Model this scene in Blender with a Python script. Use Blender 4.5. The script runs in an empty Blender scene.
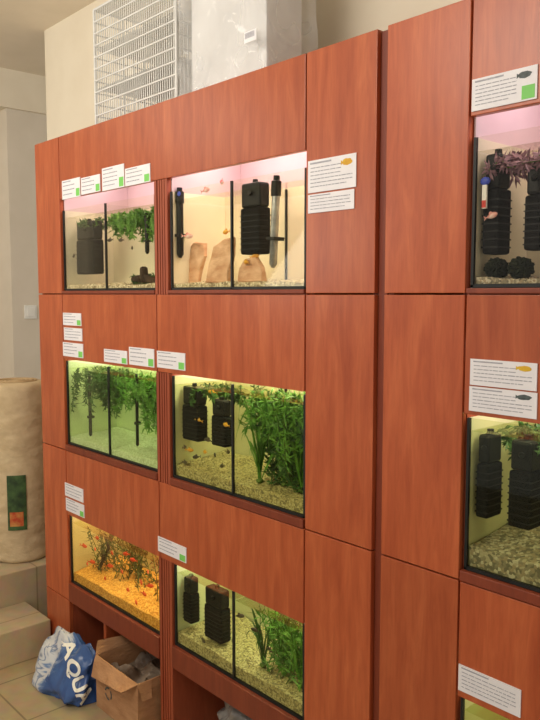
import bpy, bmesh, math, random
from mathutils import Vector, Matrix, noise
from mathutils.bvhtree import BVHTree
random.seed(7)
S = bpy.context.scene
COL = S.collection
S.view_settings.view_transform = 'Standard'

# ------------------------------------------------------------------ camera
A = math.radians(42.0); PIT = math.atan(66/748.0)
FPX = 748.0; D = 1.46; ZC = 1.62
sA, cA, sp, cp = math.sin(A), math.cos(A), math.sin(PIT), math.cos(PIT)
cam_d = bpy.data.cameras.new('camera'); cam = bpy.data.objects.new('camera', cam_d); COL.objects.link(cam)
cam_d.sensor_fit = 'VERTICAL'; cam_d.sensor_height = 36; cam_d.lens = 36*FPX/720
cam.location = (0, -D, ZC)
cam.rotation_euler = Vector((-cA*cp, sA*cp, -sp)).to_track_quat('-Z', 'Y').to_euler()
cam_d.clip_start = .02
S.camera = cam

def P(u, v, y=0.0):
    """point of the upright plane at depth y that lies along a sight line"""
    a = (u-270)/FPX; b = (v-360)/FPX
    q = cp - b*sp
    t = (y+D)/(sA*q + cA*a)
    return Vector((t*(-cA*q + sA*a), y, ZC + t*(-sp - b*cp)))

# ------------------------------------------------------------------ materials
def srgb(r, g, b):
    f = lambda c: (c/255/12.92) if c/255 <= .04045 else ((c/255+.055)/1.055)**2.4
    return (f(r), f(g), f(b), 1)
def new_mat(name):
    m = bpy.data.materials.new(name); m.use_nodes = True
    nt = m.node_tree; return m, nt, nt.nodes, nt.links, nt.nodes['Principled BSDF']
def pm(name, c1, c2=None, scale=8, rough=.6, bump=0, metal=0, alpha=1, emit=0, spec=.4, bscale=None, stretch=(1,1,1)):
    m, nt, n, l, bs = new_mat(name)
    c2 = c2 or tuple(min(1, x*1.12) for x in c1[:3])+(1,)
    tc = n.new('ShaderNodeTexCoord'); mp = n.new('ShaderNodeMapping'); mp.inputs['Scale'].default_value = stretch
    l.new(tc.outputs['Object'], mp.inputs[0])
    nz = n.new('ShaderNodeTexNoise'); nz.inputs['Scale'].default_value = scale; nz.inputs['Detail'].default_value = 4
    l.new(mp.outputs[0], nz.inputs['Vector'])
    rp = n.new('ShaderNodeValToRGB'); rp.color_ramp.elements[0].position = .35; rp.color_ramp.elements[1].position = .65
    rp.color_ramp.elements[0].color = c1; rp.color_ramp.elements[1].color = c2
    l.new(nz.outputs['Fac'], rp.inputs[0]); l.new(rp.outputs[0], bs.inputs['Base Color'])
    bs.inputs['Roughness'].default_value = rough; bs.inputs['Metallic'].default_value = metal
    bs.inputs['Specular IOR Level'].default_value = spec
    bs.inputs['Alpha'].default_value = alpha
    if bump:
        n2 = n.new('ShaderNodeTexNoise'); n2.inputs['Scale'].default_value = bscale or scale*4; n2.inputs['Detail'].default_value = 3
        l.new(mp.outputs[0], n2.inputs['Vector'])
        b = n.new('ShaderNodeBump'); b.inputs['Strength'].default_value = bump; b.inputs['Distance'].default_value = .01
        l.new(n2.outputs['Fac'], b.inputs['Height']); l.new(b.outputs[0], bs.inputs['Normal'])
    return m
def wood_mat(name, dark, mid, light, rough=.42):
    m, nt, n, l, bs = new_mat(name)
    tc = n.new('ShaderNodeTexCoord'); oi = n.new('ShaderNodeObjectInfo')
    ml = n.new('ShaderNodeMath'); ml.operation = 'MULTIPLY'; ml.inputs[1].default_value = 37
    l.new(oi.outputs['Random'], ml.inputs[0])
    ad = n.new('ShaderNodeVectorMath'); ad.operation = 'ADD'
    l.new(tc.outputs['Object'], ad.inputs[0]); l.new(ml.outputs[0], ad.inputs[1])
    mp = n.new('ShaderNodeMapping'); mp.inputs['Scale'].default_value = (20, 20, 2.6); l.new(ad.outputs[0], mp.inputs[0])
    nz = n.new('ShaderNodeTexNoise'); nz.inputs['Scale'].default_value = 1.2; nz.inputs['Detail'].default_value = 8
    nz.inputs['Roughness'].default_value = .62; nz.inputs['Distortion'].default_value = .6
    l.new(mp.outputs[0], nz.inputs['Vector'])
    rp = n.new('ShaderNodeValToRGB'); e = rp.color_ramp.elements
    e[0].position = .27; e[0].color = dark; e[1].position = .73; e[1].color = light
    k = e.new(.5); k.color = mid
    l.new(nz.outputs['Fac'], rp.inputs[0])
    mp2 = n.new('ShaderNodeMapping'); mp2.inputs['Scale'].default_value = (150, 150, 14); l.new(ad.outputs[0], mp2.inputs[0])
    n2 = n.new('ShaderNodeTexNoise'); n2.inputs['Scale'].default_value = 1; n2.inputs['Detail'].default_value = 2
    l.new(mp2.outputs[0], n2.inputs['Vector'])
    r2 = n.new('ShaderNodeValToRGB'); r2.color_ramp.elements[0].color = (.72,.66,.62,1); r2.color_ramp.elements[1].color = (1.0,1.0,1.0,1)
    r2.color_ramp.elements[0].position = .3; r2.color_ramp.elements[1].position = .55
    l.new(n2.outputs['Fac'], r2.inputs[0])
    mx = n.new('ShaderNodeMix'); mx.data_type = 'RGBA'; mx.blend_type = 'MULTIPLY'; mx.inputs[0].default_value = .32
    l.new(rp.outputs[0], mx.inputs[6]); l.new(r2.outputs[0], mx.inputs[7])
    # each panel is cut from a slightly different sheet
    rv = n.new('ShaderNodeMapRange'); rv.inputs[3].default_value = .88; rv.inputs[4].default_value = 1.08
    l.new(oi.outputs['Random'], rv.inputs[0])
    hs = n.new('ShaderNodeHueSaturation'); l.new(rv.outputs[0], hs.inputs['Value']); l.new(mx.outputs[2], hs.inputs['Color'])
    l.new(hs.outputs[0], bs.inputs['Base Color'])
    bs.inputs['Roughness'].default_value = rough; bs.inputs['Specular IOR Level'].default_value = .5
    return m
def glass_mat(name, tint, refl=.015, rough=.03):
    m = bpy.data.materials.new(name); m.use_nodes = True
    nt = m.node_tree; n = nt.nodes; l = nt.links; n.clear()
    o = n.new('ShaderNodeOutputMaterial'); mx = n.new('ShaderNodeMixShader'); t = n.new('ShaderNodeBsdfTransparent'); g = n.new('ShaderNodeBsdfGlossy')
    t.inputs[0].default_value = tint; g.inputs['Roughness'].default_value = rough
    lw = n.new('ShaderNodeLayerWeight'); lw.inputs[0].default_value = .12
    mu = n.new('ShaderNodeMath'); mu.operation = 'MULTIPLY_ADD'; mu.inputs[1].default_value = .16; mu.inputs[2].default_value = refl
    l.new(lw.outputs['Fresnel'], mu.inputs[0])
    l.new(mu.outputs[0], mx.inputs[0]); l.new(t.outputs[0], mx.inputs[1]); l.new(g.outputs[0], mx.inputs[2]); l.new(mx.outputs[0], o.inputs[0])
    return m
def pebble_mat(name, cols, scale=170):
    m, nt, n, l, bs = new_mat(name)
    tc = n.new('ShaderNodeTexCoord'); vo = n.new('ShaderNodeTexVoronoi'); vo.inputs['Scale'].default_value = scale
    l.new(tc.outputs['Object'], vo.inputs['Vector'])
    sx = n.new('ShaderNodeSeparateColor'); l.new(vo.outputs['Color'], sx.inputs[0])
    rp = n.new('ShaderNodeValToRGB'); rp.color_ramp.interpolation = 'CONSTANT'; e = rp.color_ramp.elements
    e[0].color = cols[0]; e[1].position = 1/len(cols); e[1].color = cols[1]
    for i, c in enumerate(cols[2:], 2): k = e.new(i/len(cols)); k.color = c
    l.new(sx.outputs[0], rp.inputs[0]); l.new(rp.outputs[0], bs.inputs['Base Color'])
    b = n.new('ShaderNodeBump'); b.inputs['Strength'].default_value = .6; b.inputs['Distance'].default_value = .003; b.invert = True
    l.new(vo.outputs['Distance'], b.inputs['Height']); l.new(b.outputs[0], bs.inputs['Normal'])
    bs.inputs['Roughness'].default_value = .7
    return m
def tile_mat(name, c1, c2, grout, size):
    m, nt, n, l, bs = new_mat(name)
    tc = n.new('ShaderNodeTexCoord'); br = n.new('ShaderNodeTexBrick')
    l.new(tc.outputs['Object'], br.inputs['Vector']); br.offset = 0
    br.inputs['Color1'].default_value = c1; br.inputs['Color2'].default_value = c2; br.inputs['Mortar'].default_value = grout
    br.inputs['Scale'].default_value = 1; br.inputs['Mortar Size'].default_value = .004
    br.inputs['Brick Width'].default_value = size; br.inputs['Row Height'].default_value = size
    nz = n.new('ShaderNodeTexNoise'); nz.inputs['Scale'].default_value = 18; nz.inputs['Detail'].default_value = 5
    l.new(tc.outputs['Object'], nz.inputs['Vector'])
    mx = n.new('ShaderNodeMix'); mx.data_type = 'RGBA'; mx.blend_type = 'OVERLAY'; mx.inputs[0].default_value = .25
    l.new(br.outputs[0], mx.inputs[6]); l.new(nz.outputs['Color'], mx.inputs[7]); l.new(mx.outputs[2], bs.inputs['Base Color'])
    bs.inputs['Roughness'].default_value = .45
    return m

WOOD = wood_mat('cherry_laminate', srgb(166,76,42), srgb(184,91,52), srgb(202,109,65), .34)
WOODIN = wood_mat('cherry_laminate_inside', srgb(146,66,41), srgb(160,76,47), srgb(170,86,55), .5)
EDGE = wood_mat('cherry_edge', srgb(120,50,29), srgb(132,58,34), srgb(142,66,40), .5)
GLOW_TINT = pm('painted_pink_glow', srgb(206,182,182), srgb(214,192,190), 5, .7)  # pinkish colour painted in for the tank lamps' glow on the wood
WALL = pm('cream_plaster', srgb(232,222,201), srgb(237,228,208), 5, .85, .05)
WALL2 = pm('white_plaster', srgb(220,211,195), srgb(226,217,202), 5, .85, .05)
CEIL = pm('ceiling_paint', srgb(230,219,199), srgb(236,225,206), 4, .9)
FLOOR = tile_mat('floor_tiles', srgb(174,156,124), srgb(166,148,117), srgb(128,113,88), .33)
STEP = tile_mat('step_tiles', srgb(190,172,141), srgb(184,166,136), srgb(158,140,111), .45)
BLACK = pm('black_plastic', (.008,.008,.009,1), (.013,.013,.014,1), 30, .5, spec=.25)
SIL = pm('black_silicone', (.01,.011,.01,1), (.016,.017,.016,1), 20, .5)
SPONGE = pm('black_sponge', (.006,.006,.007,1), (.014,.014,.015,1), 120, .95, .6, spec=.2)
PAPER = pm('white_card', srgb(236,234,238), srgb(242,240,243), 20, .5)
INK = pm('grey_ink', srgb(158,158,168), srgb(182,182,190), 60, .7)
GREEN = pm('green_sticker', srgb(120,205,95), srgb(135,215,110), 10, .5)
YEL = pm('yellow_print', srgb(225,190,50), srgb(215,160,40), 40, .5)
DARKP = pm('dark_print', srgb(50,60,60), srgb(90,100,100), 60, .5)
WIRE = pm('white_wire', srgb(218,218,214), srgb(230,230,226), 10, .4)
CARTON = pm('pale_box', srgb(220,219,217), srgb(234,233,231), 6, .6)
CARD = pm('brown_cardboard', srgb(172,126,88), srgb(190,144,104), 12, .85, .3, stretch=(1,1,3))
STEEL = pm('steel', srgb(120,120,120), srgb(180,180,180), 20, .3, metal=.5)
BLUE = pm('blue_plastic', srgb(60,80,190), srgb(75,95,205), 20, .4)
REDP = pm('red_plastic', srgb(200,50,40), srgb(215,65,50), 20, .4)
STONE = pm('orange_stone', srgb(196,144,108), srgb(232,192,158), 14, .85, .4, bscale=40, stretch=(1,1,2.2))
DRIFT = pm('driftwood', srgb(48,34,24), srgb(82,60,42), 16, .85, .6, stretch=(1,1,.4))
MOSS = pm('dark_moss', srgb(18,24,14), srgb(32,40,24), 60, .95, .8)
PL_MID = pm('plant_green', srgb(66,118,34), srgb(108,158,56), 25, .5)
PL_DARK = pm('plant_dark_green', srgb(40,74,28), srgb(72,112,44), 25, .5)
PL_OLV = pm('plant_olive', srgb(62,66,26), srgb(104,100,46), 25, .6)
PL_BRT = pm('plant_bright_green', srgb(84,140,48), srgb(130,178,74), 25, .5)
PL_RED = pm('plant_red', srgb(110,56,30), srgb(140,84,40), 25, .6)
PL_PUR = pm('plant_purple_brown', srgb(112,80,92), srgb(165,128,140), 25, .6)
STEMM = pm('plant_stem', srgb(70,95,35), srgb(90,115,45), 30, .6)
F_OR = pm('orange_fish_skin', srgb(205,58,28), srgb(228,92,44), 60, .35)
F_YE = pm('yellow_fish_skin', srgb(225,170,50), srgb(200,130,40), 60, .35)
F_RW = pm('red_white_fish_skin', srgb(205,60,45), srgb(235,215,205), 45, .35)
F_DK = pm('dark_fish_skin', srgb(60,50,42), srgb(100,85,65), 60, .35)
WHITEP = pm('white_plastic', srgb(238,238,232), srgb(242,242,238), 10, .35)
ROLL = pm('cream_foam', srgb(198,176,138), srgb(214,193,155), 14, .9, .35, bscale=36, stretch=(1,1,1.6))
ROLL2 = pm('cream_binding', srgb(180,154,116), srgb(196,170,130), 20, .9)

# ------------------------------------------------------------------ object helpers
def tag(o, label, cat, group=None, kind=None):
    if label: o['label'] = label
    if cat: o['category'] = cat
    if group: o['group'] = group
    if kind: o['kind'] = kind
    return o
def thing(name, loc, label, cat, group=None):
    o = bpy.data.objects.new(name, None); COL.objects.link(o); o.location = loc; o.empty_display_size = .05
    return tag(o, label, cat, group)
class MB:
    def __init__(s): s.bm = bmesh.new()
    def box(s, x0, x1, y0, y1, z0, z1):
        v = [s.bm.verts.new(p) for p in ((x0,y0,z0),(x1,y0,z0),(x1,y1,z0),(x0,y1,z0),(x0,y0,z1),(x1,y0,z1),(x1,y1,z1),(x0,y1,z1))]
        for f in ((3,2,1,0),(4,5,6,7),(0,1,5,4),(1,2,6,5),(2,3,7,6),(3,0,4,7)): s.bm.faces.new([v[i] for i in f])
        return s
    def tube(s, p0, p1, r0, r1=None, n=8):
        r1 = r0 if r1 is None else r1
        p0 = Vector(p0); p1 = Vector(p1); d = (p1-p0).normalized()
        a = d.orthogonal().normalized(); b = d.cross(a)
        rings = []
        for p, r in ((p0, r0), (p1, r1)):
            rings.append([s.bm.verts.new(p + (a*math.cos(k*2*math.pi/n)+b*math.sin(k*2*math.pi/n))*r) for k in range(n)])
        for k in range(n): s.bm.faces.new((rings[0][k], rings[0][(k+1)%n], rings[1][(k+1)%n], rings[1][k]))
        s.bm.faces.new(rings[0][::-1]); s.bm.faces.new(rings[1])
        return s
    def path(s, pts, r, n=6):
        for p, q in zip(pts[:-1], pts[1:]): s.tube(p, q, r, r, n)
        return s
    def lathe(s, cx, cy, prof, n=24):
        rings = [[s.bm.verts.new((cx+r*math.cos(k*2*math.pi/n), cy+r*math.sin(k*2*math.pi/n), z)) for k in range(n)] for r, z in prof]
        for A_, B_ in zip(rings[:-1], rings[1:]):
            for k in range(n): s.bm.faces.new((A_[k], A_[(k+1)%n], B_[(k+1)%n], B_[k]))
        s.bm.faces.new(rings[0][::-1]); s.bm.faces.new(rings[-1]); return s
    def blob(s, c, rx, ry, rz, sub=2, amp=0, freq=8, seed=0, square=0):
        r = bmesh.ops.create_icosphere(s.bm, subdivisions=sub, radius=1)
        for v in r['verts']:
            p = v.co.copy()
            if square:
                p = Vector([math.copysign(abs(t)**square, t) for t in p])
            k = 1 + amp*noise.noise(p*freq*.2 + Vector((seed*7.3, seed*3.1, seed)))
            v.co = Vector((c[0]+p.x*rx*k, c[1]+p.y*ry*k, c[2]+p.z*rz*k))
        return s
    def quad(s, pts):
        s.bm.faces.new([s.bm.verts.new(p) for p in pts]); return s
    def build(s, name, m, parent=None, bevel=0, smooth=False, seg=2):
        if bevel:
            bmesh.ops.bevel(s.bm, geom=list(s.bm.edges), offset=bevel, segments=seg, profile=.5, affect='EDGES')
        bmesh.ops.recalc_face_normals(s.bm, faces=s.bm.faces) if not s.__dict__.get('open') else None
        if smooth:
            for f in s.bm.faces: f.smooth = True
        if parent is not None:
            off = parent.matrix_basis.translation.copy()
            if parent.parent is not None: off += parent.parent.matrix_basis.translation
            bmesh.ops.translate(s.bm, verts=s.bm.verts, vec=-off)
        me = bpy.data.meshes.new(name); s.bm.to_mesh(me); s.bm.free()
        me.materials.append(m)
        o = bpy.data.objects.new(name, me); COL.objects.link(o)
        if parent is not None: o.parent = parent
        return o
    def build_top(s, name, m, origin, **k):
        """a one-mesh thing with its origin at its base"""
        bmesh.ops.translate(s.bm, verts=s.bm.verts, vec=-Vector(origin))
        o = s.build(name, m, None, **k); o.location = origin; return o
def copy_tree(o, loc, rot, label=None):
    c = o.copy(); COL.objects.link(c); c.location = loc; c.rotation_euler = rot
    if label: c['label'] = label
    for ch in o.children:
        k = ch.copy(); COL.objects.link(k); k.parent = c
    return c
def struct(name, m, *boxes):
    b = MB()
    for x in boxes: b.box(*x)
    o = b.build(name, m); o['kind'] = 'structure'; return o

# ------------------------------------------------------------------ room
struct('floor', FLOOR, (-6.2, 2.0, -4, 3.2, -.1, 0))
struct('ceiling', CEIL, (-6.2, 2.0, -4, 3.2, 3.05, 3.15))
struct('wall_back', WALL, (-3.96, 2.0, .45, .62, 0, 3.05))
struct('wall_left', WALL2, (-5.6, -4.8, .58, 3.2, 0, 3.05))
struct('wall_far', WALL, (-5.9, -5.6, -4, 3.2, 0, 3.05))
struct('trim_1', WALL, (-5.6, -4.77, -4, 3.2, 2.81, 3.05))
b = MB().box(-3.359, -3.09, -1.2, -.012, 0, .155)
tag(b.build_top('stair_step', STEP, (-3.2, -.4, 0), bevel=.004), 'lower beige tiled step rising from the floor left of the cabinets', 'step')
b = MB().box(-4.79, -3.36, -1.2, .44, 0, .31)
tag(b.build_top('stair_step', STEP, (-4.1, -.4, 0), bevel=.004), 'upper beige tiled step carrying the cream roll', 'step')

# light switch
sw = thing('light_switch', (-4.8, .70, 1.5), 'white square light switch on the pale wall left of the cabinets', 'switch')
MB().box(-4.80, -4.788, .66, .745, 1.455, 1.545).build('plate', WHITEP, sw, bevel=.003)
MB().box(-4.7875, -4.781, .675, .73, 1.47, 1.53).build('rocker', WHITEP, sw, bevel=.002)

# cream roll : a soft wrapped roll
RX, RY, RR, RZ = -3.575, .07, .145, .31
rc = thing('foam_roll', (RX, RY, RZ), 'tall cream wrapped roll standing on the upper step', 'roll')
prof = [(.02, RZ+.0005), (RR-.012, RZ+.001), (RR-.002, RZ+.010)]
NZ = 70
for i in range(1, NZ): prof.append((RR, RZ+.010+.855*i/NZ))
prof += [(RR-.004, RZ+.868), (RR-.014, RZ+.878), (RR-.03, RZ+.882), (.02, RZ+.884)]
m = MB(); m.lathe(RX, RY, prof, 72)
for v in m.bm.verts:
    r = Vector((v.co.x-RX, v.co.y-RY, 0))
    if r.length > .1:
        q = Vector((v.co.x*5, v.co.y*5, v.co.z*16))
        k = -.004*(1-min(1, 5*abs(noise.noise(q))))+.003*noise.noise(v.co*7)
        v.co += r.normalized()*k
m.build('body', ROLL, rc, smooth=True)
bb = MB(); sp_pts = []
for k in range(60):
    a = k*.5; r = .015+.095*k/60; sp_pts.append(Vector((RX+r*math.cos(a), RY+r*math.sin(a), RZ+.885)))
bb.path(sp_pts, .003, 5); bb.build('layer_edge', ROLL2, rc)
def curved_patch(cx, cy, r, a0, a1, z0, z1):
    m = MB(); m.open = True; n = 8; lo = []; hi = []
    for k in range(n+1):
        a = a0+(a1-a0)*k/n
        lo.append(m.bm.verts.new((cx+r*math.cos(a), cy+r*math.sin(a), z0))); hi.append(m.bm.verts.new((cx+r*math.cos(a), cy+r*math.sin(a), z1)))
    for k in range(n): m.bm.faces.new((lo[k], lo[k+1], hi[k+1], hi[k]))
    return m
lb = curved_patch(RX, RY, RR+.006, math.radians(-46), math.radians(-12), .48, .75).build('printed_label', pm('label_green', srgb(40,62,38), srgb(80,112,62), 18, .5), rc)
lb['label'] = 'dark green printed label'
curved_patch(RX, RY, RR+.0075, math.radians(-42), math.radians(-18), .50, .57).build('label_patch', pm('label_orange', srgb(190,70,40), srgb(210,150,80), 30, .5), lb)

# ------------------------------------------------------------------ cabinets
TOP = 2.265
TIERS = [(1.622, TOP), (.957, 1.618), (.292, .953)]
def panel(root, x0, x1, z0, z1, name='front_panel'):
    return MB().box(x0, x1, 0, .018, z0, z1).build(name, WOOD, root, bevel=.0018)
def rail(root, x0, x1, z0, z1):
    return MB().box(x0, x1, -.004, .0075, z0, z1).build('bottom_rail', EDGE, root, bevel=.002)

cabA = thing('aquarium_cabinet', (-2.19, .17, 0), 'wide cherry wood cabinet bank holding six lit tanks in two columns', 'cabinet')
RA = -1.229
for z0, z1 in TIERS:
    panel(cabA, -3.15, -2.929, z0, z1); panel(cabA, -1.474, RA, z0, z1)
panel(cabA, -3.15, -2.929, .004, .288); panel(cabA, -1.474, RA, .004, .288)
panel(cabA, -2.924, -1.479, 2.010, TOP, 'header_panel')
for z0, z1 in ((1.348, 1.618), (.675, .953)):
    panel(cabA, -2.924, -2.2175, z0, z1, 'header_panel'); panel(cabA, -2.2125, -1.479, z0, z1, 'header_panel')
for x0, x1 in ((-2.924, -2.224), (-2.142, -1.479)):
    rail(cabA, x0, x1, 1.621, 1.633); rail(cabA, x0, x1, .956, .981); rail(cabA, x0, x1, .29, .371)
for x0, x1 in ((-3.15, -3.132), (-2.945, -2.927), (-1.476, -1.458), (-1.247, RA)):
    MB().box(x0, x1, .0185, .35, .0, TOP-.02).build('side_panel', WOODIN, cabA)
m = MB(); m.box(-2.2225, -2.1435, .0185, .33, 0, TOP-.02)
for z0, z1 in [(1.619, 2.009), (.954, 1.347), (.001, .674)]:
    m.box(-2.2225, -2.208, .001, .0185, z0, z1).box(-2.158, -2.1435, .001, .0185, z0, z1)
    for k in range(3): m.box(-2.2025+.0145*k, -2.1925+.0145*k, .002, .0185, z0, z1)
m.build('divider_post', WOODIN, cabA)
for z in (1.632, .980, .372):
    for x0, x1 in ((-2.926, -2.2235), (-2.1425, -1.477)):
        MB().box(x0, x1, .008, .33, z-.02, z).build('shelf', WOODIN, cabA)
def glow_panels(root, x0, x1):
    m = MB(); m.box(x0, x1, .322, .33, 1.633, TOP-.02)
    m.box(x0, x0+.004, .0187, .3215, 1.633, TOP-.02).box(x1-.004, x1, .0187, .3215, 1.633, TOP-.02).box(x0+.004, x1-.004, .0187, .3215, TOP-.026, TOP-.021)
    m.build('painted_glow_panel', GLOW_TINT, root)  # added panels in the top compartments, carrying the pink glow as colour
glow_panels(cabA, -2.926, -2.2235); glow_panels(cabA, -2.1425, -1.477)
MB().box(-3.15, RA, .0185, .35, TOP-.019, TOP-.001).build('top_board', WOODIN, cabA)
MB().box(-3.131, -1.25, .331, .345, 0, TOP-.02).build('back_panel', WOODIN, cabA)
MB().box(-1.227, -1.199, .014, .35, 0, TOP-.004).build('filler_strip', EDGE, cabA)
MB().box(-2.668, -2.648, .02, .33, 0, .289).build('niche_divider', WOOD, cabA)

cabB = thing('aquarium_cabinet', (-.6, .17, 0), 'cherry wood cabinet bank at the right end holding the dark planted tanks', 'cabinet')
for z0, z1 in TIERS:
    panel(cabB, -1.197, -.965, z0, z1); panel(cabB, -.254, -.02, z0, z1)
panel(cabB, -1.197, -.965, .004, .288); panel(cabB, -.254, -.02, .004, .288)
for z0, z1 in ((2.010, TOP), (1.348, 1.618), (.675, .953)): panel(cabB, -.960, -.258, z0, z1, 'header_panel')
rail(cabB, -.960, -.258, 1.621, 1.633); rail(cabB, -.960, -.258, .956, .981); rail(cabB, -.960, -.258, .29, .371)
for x0, x1 in ((-1.197, -1.18), (-.981, -.963), (-.257, -.239), (-.038, -.02)):
    MB().box(x0, x1, .0185, .35, 0, TOP-.02).build('side_panel', WOODIN, cabB)
for z in (1.632, .980, .372): MB().box(-.962, -.258, .008, .33, z-.02, z).build('shelf', WOODIN, cabB)
glow_panels(cabB, -.962, -.258)
MB().box(-1.197, -.02, .0185, .35, TOP-.019, TOP-.001).build('top_board', WOODIN, cabB)
MB().box(-1.179, -.039, .331, .345, 0, TOP-.02).build('back_panel', WOODIN, cabB)

# ------------------------------------------------------------------ aquariums
Y0, Y1 = .010, .250
def aquarium(x0, x1, z0, z1, tint, back, label, water_dz=.03, seam=True):
    t = thing('aquarium', ((x0+x1)/2, (Y0+Y1)/2, z0), label, 'aquarium')
    gl = glass_mat('tank_glass', tint, .014); cl = glass_mat('clear_glass', (.97,.98,.95,1), .03)
    bk = pm('tank_background', back, tuple(min(1, c*1.14) for c in back[:3])+(1,), 6, .7)
    xm = (x0+x1)/2
    MB().box(x0, x1, Y0, Y1, z0, z0+.008).build('base', SIL, t)
    MB().box(x0+.005, x1-.005, Y0, Y0+.004, z0+.008, z1).build('front_glass', gl, t)
    MB().box(x0, x1, Y1-.006, Y1, z0+.008, z1).build('back_panel', bk, t)
    for a, b_ in ((x0, x0+.004), (x1-.004, x1)):
        MB().box(a, b_, Y0+.005, Y1-.007, z0+.008, z1).build('side_panel', bk, t)
    if seam: MB().box(xm-.002, xm+.002, Y0+.005, Y1-.007, z0+.008, z1-.004).build('divider_glass', cl, t)
    s = MB()
    for x in ((x0+.003, xm, x1-.003) if seam else (x0+.003, x1-.003)): s.box(x-.0035, x+.0035, Y0-.0015, Y0+.006, z0+.001, z1)
    if seam: s.box(xm-.0035, xm+.0035, Y1-.012, Y1-.006, z0+.009, z1-.005)
    s.box(x0, x1, Y0-.0015, Y0+.004, z0, z0+.006)
    s.build('silicone_seam', SIL, t)
    wm = glass_mat('water', (min(1,tint[0]*1.02), min(1,tint[1]*1.02), tint[2], 1), .06, .08)
    MB().box(x0+.006, xm-.004, Y0+.006, Y1-.008, z1-water_dz-.001, z1-water_dz).build('water_surface', wm, t)
    MB().box(xm+.004, x1-.006, Y0+.006, Y1-.008, z1-water_dz-.001, z1-water_dz).build('water_surface', wm, t)
    return t
XS = {1: (-2.921, -2.229), 2: (-2.137, -1.483), 3: (-.956, -.264)}
ZS = {1: (1.634, 1.965), 2: (.982, 1.338), 3: (.373, .668)}
aquarium(*XS[1], *ZS[1], (.98,.98,.93,1), srgb(218,210,184), 'top left glass tank with floating green plants and pale background')
aquarium(*XS[2], *ZS[1], (.98,.98,.92,1), srgb(230,220,194), 'top middle glass tank with orange stone slabs')
aquarium(*XS[1], *ZS[2], (.94,.98,.86,1), srgb(206,214,168), 'middle row left glass tank with green weed hanging from its surface')
aquarium(*XS[2], *ZS[2], (.94,.96,.84,1), srgb(212,206,164), 'middle row tank with dense green plants on the right and two black filters')
aquarium(*XS[1], *ZS[3], (.99,.97,.86,1), srgb(206,190,136), 'bottom left tank with golden gravel and red fish', seam=False)
aquarium(*XS[2], *ZS[3], (.94,.96,.86,1), srgb(206,206,166), 'bottom middle tank with olive gravel and green plants')
aquarium(*XS[3], *ZS[1], (.96,.95,.91,1), srgb(214,206,180), 'top right tank with two dark moss balls on its bottom')
aquarium(*XS[3], *ZS[2], (.92,.94,.83,1), srgb(204,198,156), 'right hand tank above grey pebbles with two large black filters')
aquarium(*XS[3], *ZS[3], (.92,.94,.82,1), srgb(190,185,140), 'lowest right tank mostly below the frame under its white card')

def gravel(c, r, cols, h, label, npeb=700, vs=210):
    x0, x1 = XS[c]; z = ZS[r][0]+.0085
    m_ = pebble_mat('gravel', cols, vs)
    m = MB()
    nx, ny = 90, 26; xa, xb = x0+.008, x1-.008; ya, yb = Y0+.0075, Y1-.01
    g = [[None]*(ny+1) for _ in range(nx+1)]
    hh = lambda x, y: h*(.75+.5*(y-ya)/(yb-ya)) + .008*noise.noise(Vector((x*9, y*9, c+r*3))) + .0012*noise.noise(Vector((x*90, y*90, c)))
    for i in range(nx+1):
        for j in range(ny+1):
            x = xa+(xb-xa)*i/nx; y = ya+(yb-ya)*j/ny
            g[i][j] = m.bm.verts.new((x, y, z+max(.004, hh(x, y))))
    for i in range(nx):
        for j in range(ny): m.bm.faces.new((g[i][j], g[i+1][j], g[i+1][j+1], g[i][j+1])).smooth = True
    border = [g[i][0] for i in range(nx+1)]+[g[nx][j] for j in range(1, ny+1)]+[g[i][ny] for i in range(nx-1, -1, -1)]+[g[0][j] for j in range(ny-1, 0, -1)]
    low = [m.bm.verts.new((v.co.x, v.co.y, z)) for v in border]
    for k in range(len(border)):
        j = (k+1) % len(border); m.bm.faces.new((border[k], low[k], low[j], border[j]))
    for k in range(npeb):
        x = random.uniform(xa+.01, xb-.01); y = random.uniform(ya+.008, yb-.008); s_ = random.uniform(.0014, .003)
        m.blob((x, y, z+max(.004, hh(x, y))+s_*.15), s_*1.2, s_, s_*.8, 1)
    o = m.build_top('gravel_bed', m_, ((x0+x1)/2, (Y0+Y1)/2, z)); tag(o, label, 'gravel', kind='stuff')
    return z+h
pale = [srgb(215,200,165), srgb(190,170,130), srgb(235,222,190), srgb(150,130,100)]
olive = [srgb(176,160,108), srgb(190,174,120), srgb(152,138,92), srgb(202,188,138), srgb(128,116,78)]
grey = [srgb(180,168,140), srgb(146,136,112), srgb(200,190,166), srgb(118,110,90), srgb(162,144,116)]
orange = [srgb(226,170,70), srgb(210,150,52), srgb(238,190,96), srgb(194,132,44)]
white = [srgb(214,222,184), srgb(202,210,170), srgb(224,230,196), srgb(190,198,156)]
G11 = gravel(1, 1, pale, .018, 'thin pale gravel under the floating plants in the top left tank')
G21 = gravel(2, 1, pale, .018, 'pale gravel around the orange stone slabs')
G12 = gravel(1, 2, white, .030, 'whitish green gravel in the middle row left tank')
G22 = gravel(2, 2, olive, .045, 'olive brown gravel under the dense green plants and two black filters')
G13 = gravel(1, 3, orange, .05, 'golden amber gravel in the bottom left tank')
G23 = gravel(2, 3, olive, .05, 'olive gravel in the bottom middle tank')
G31 = gravel(3, 1, grey, .014, 'thin dark pebble layer under the moss balls')
G32 = gravel(3, 2, grey, .06, 'grey beige pebbles under the two large filters', 700, 140)
G33 = gravel(3, 3, grey, .05, 'grey pebbles in the lowest right tank', 500, 140)

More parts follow.
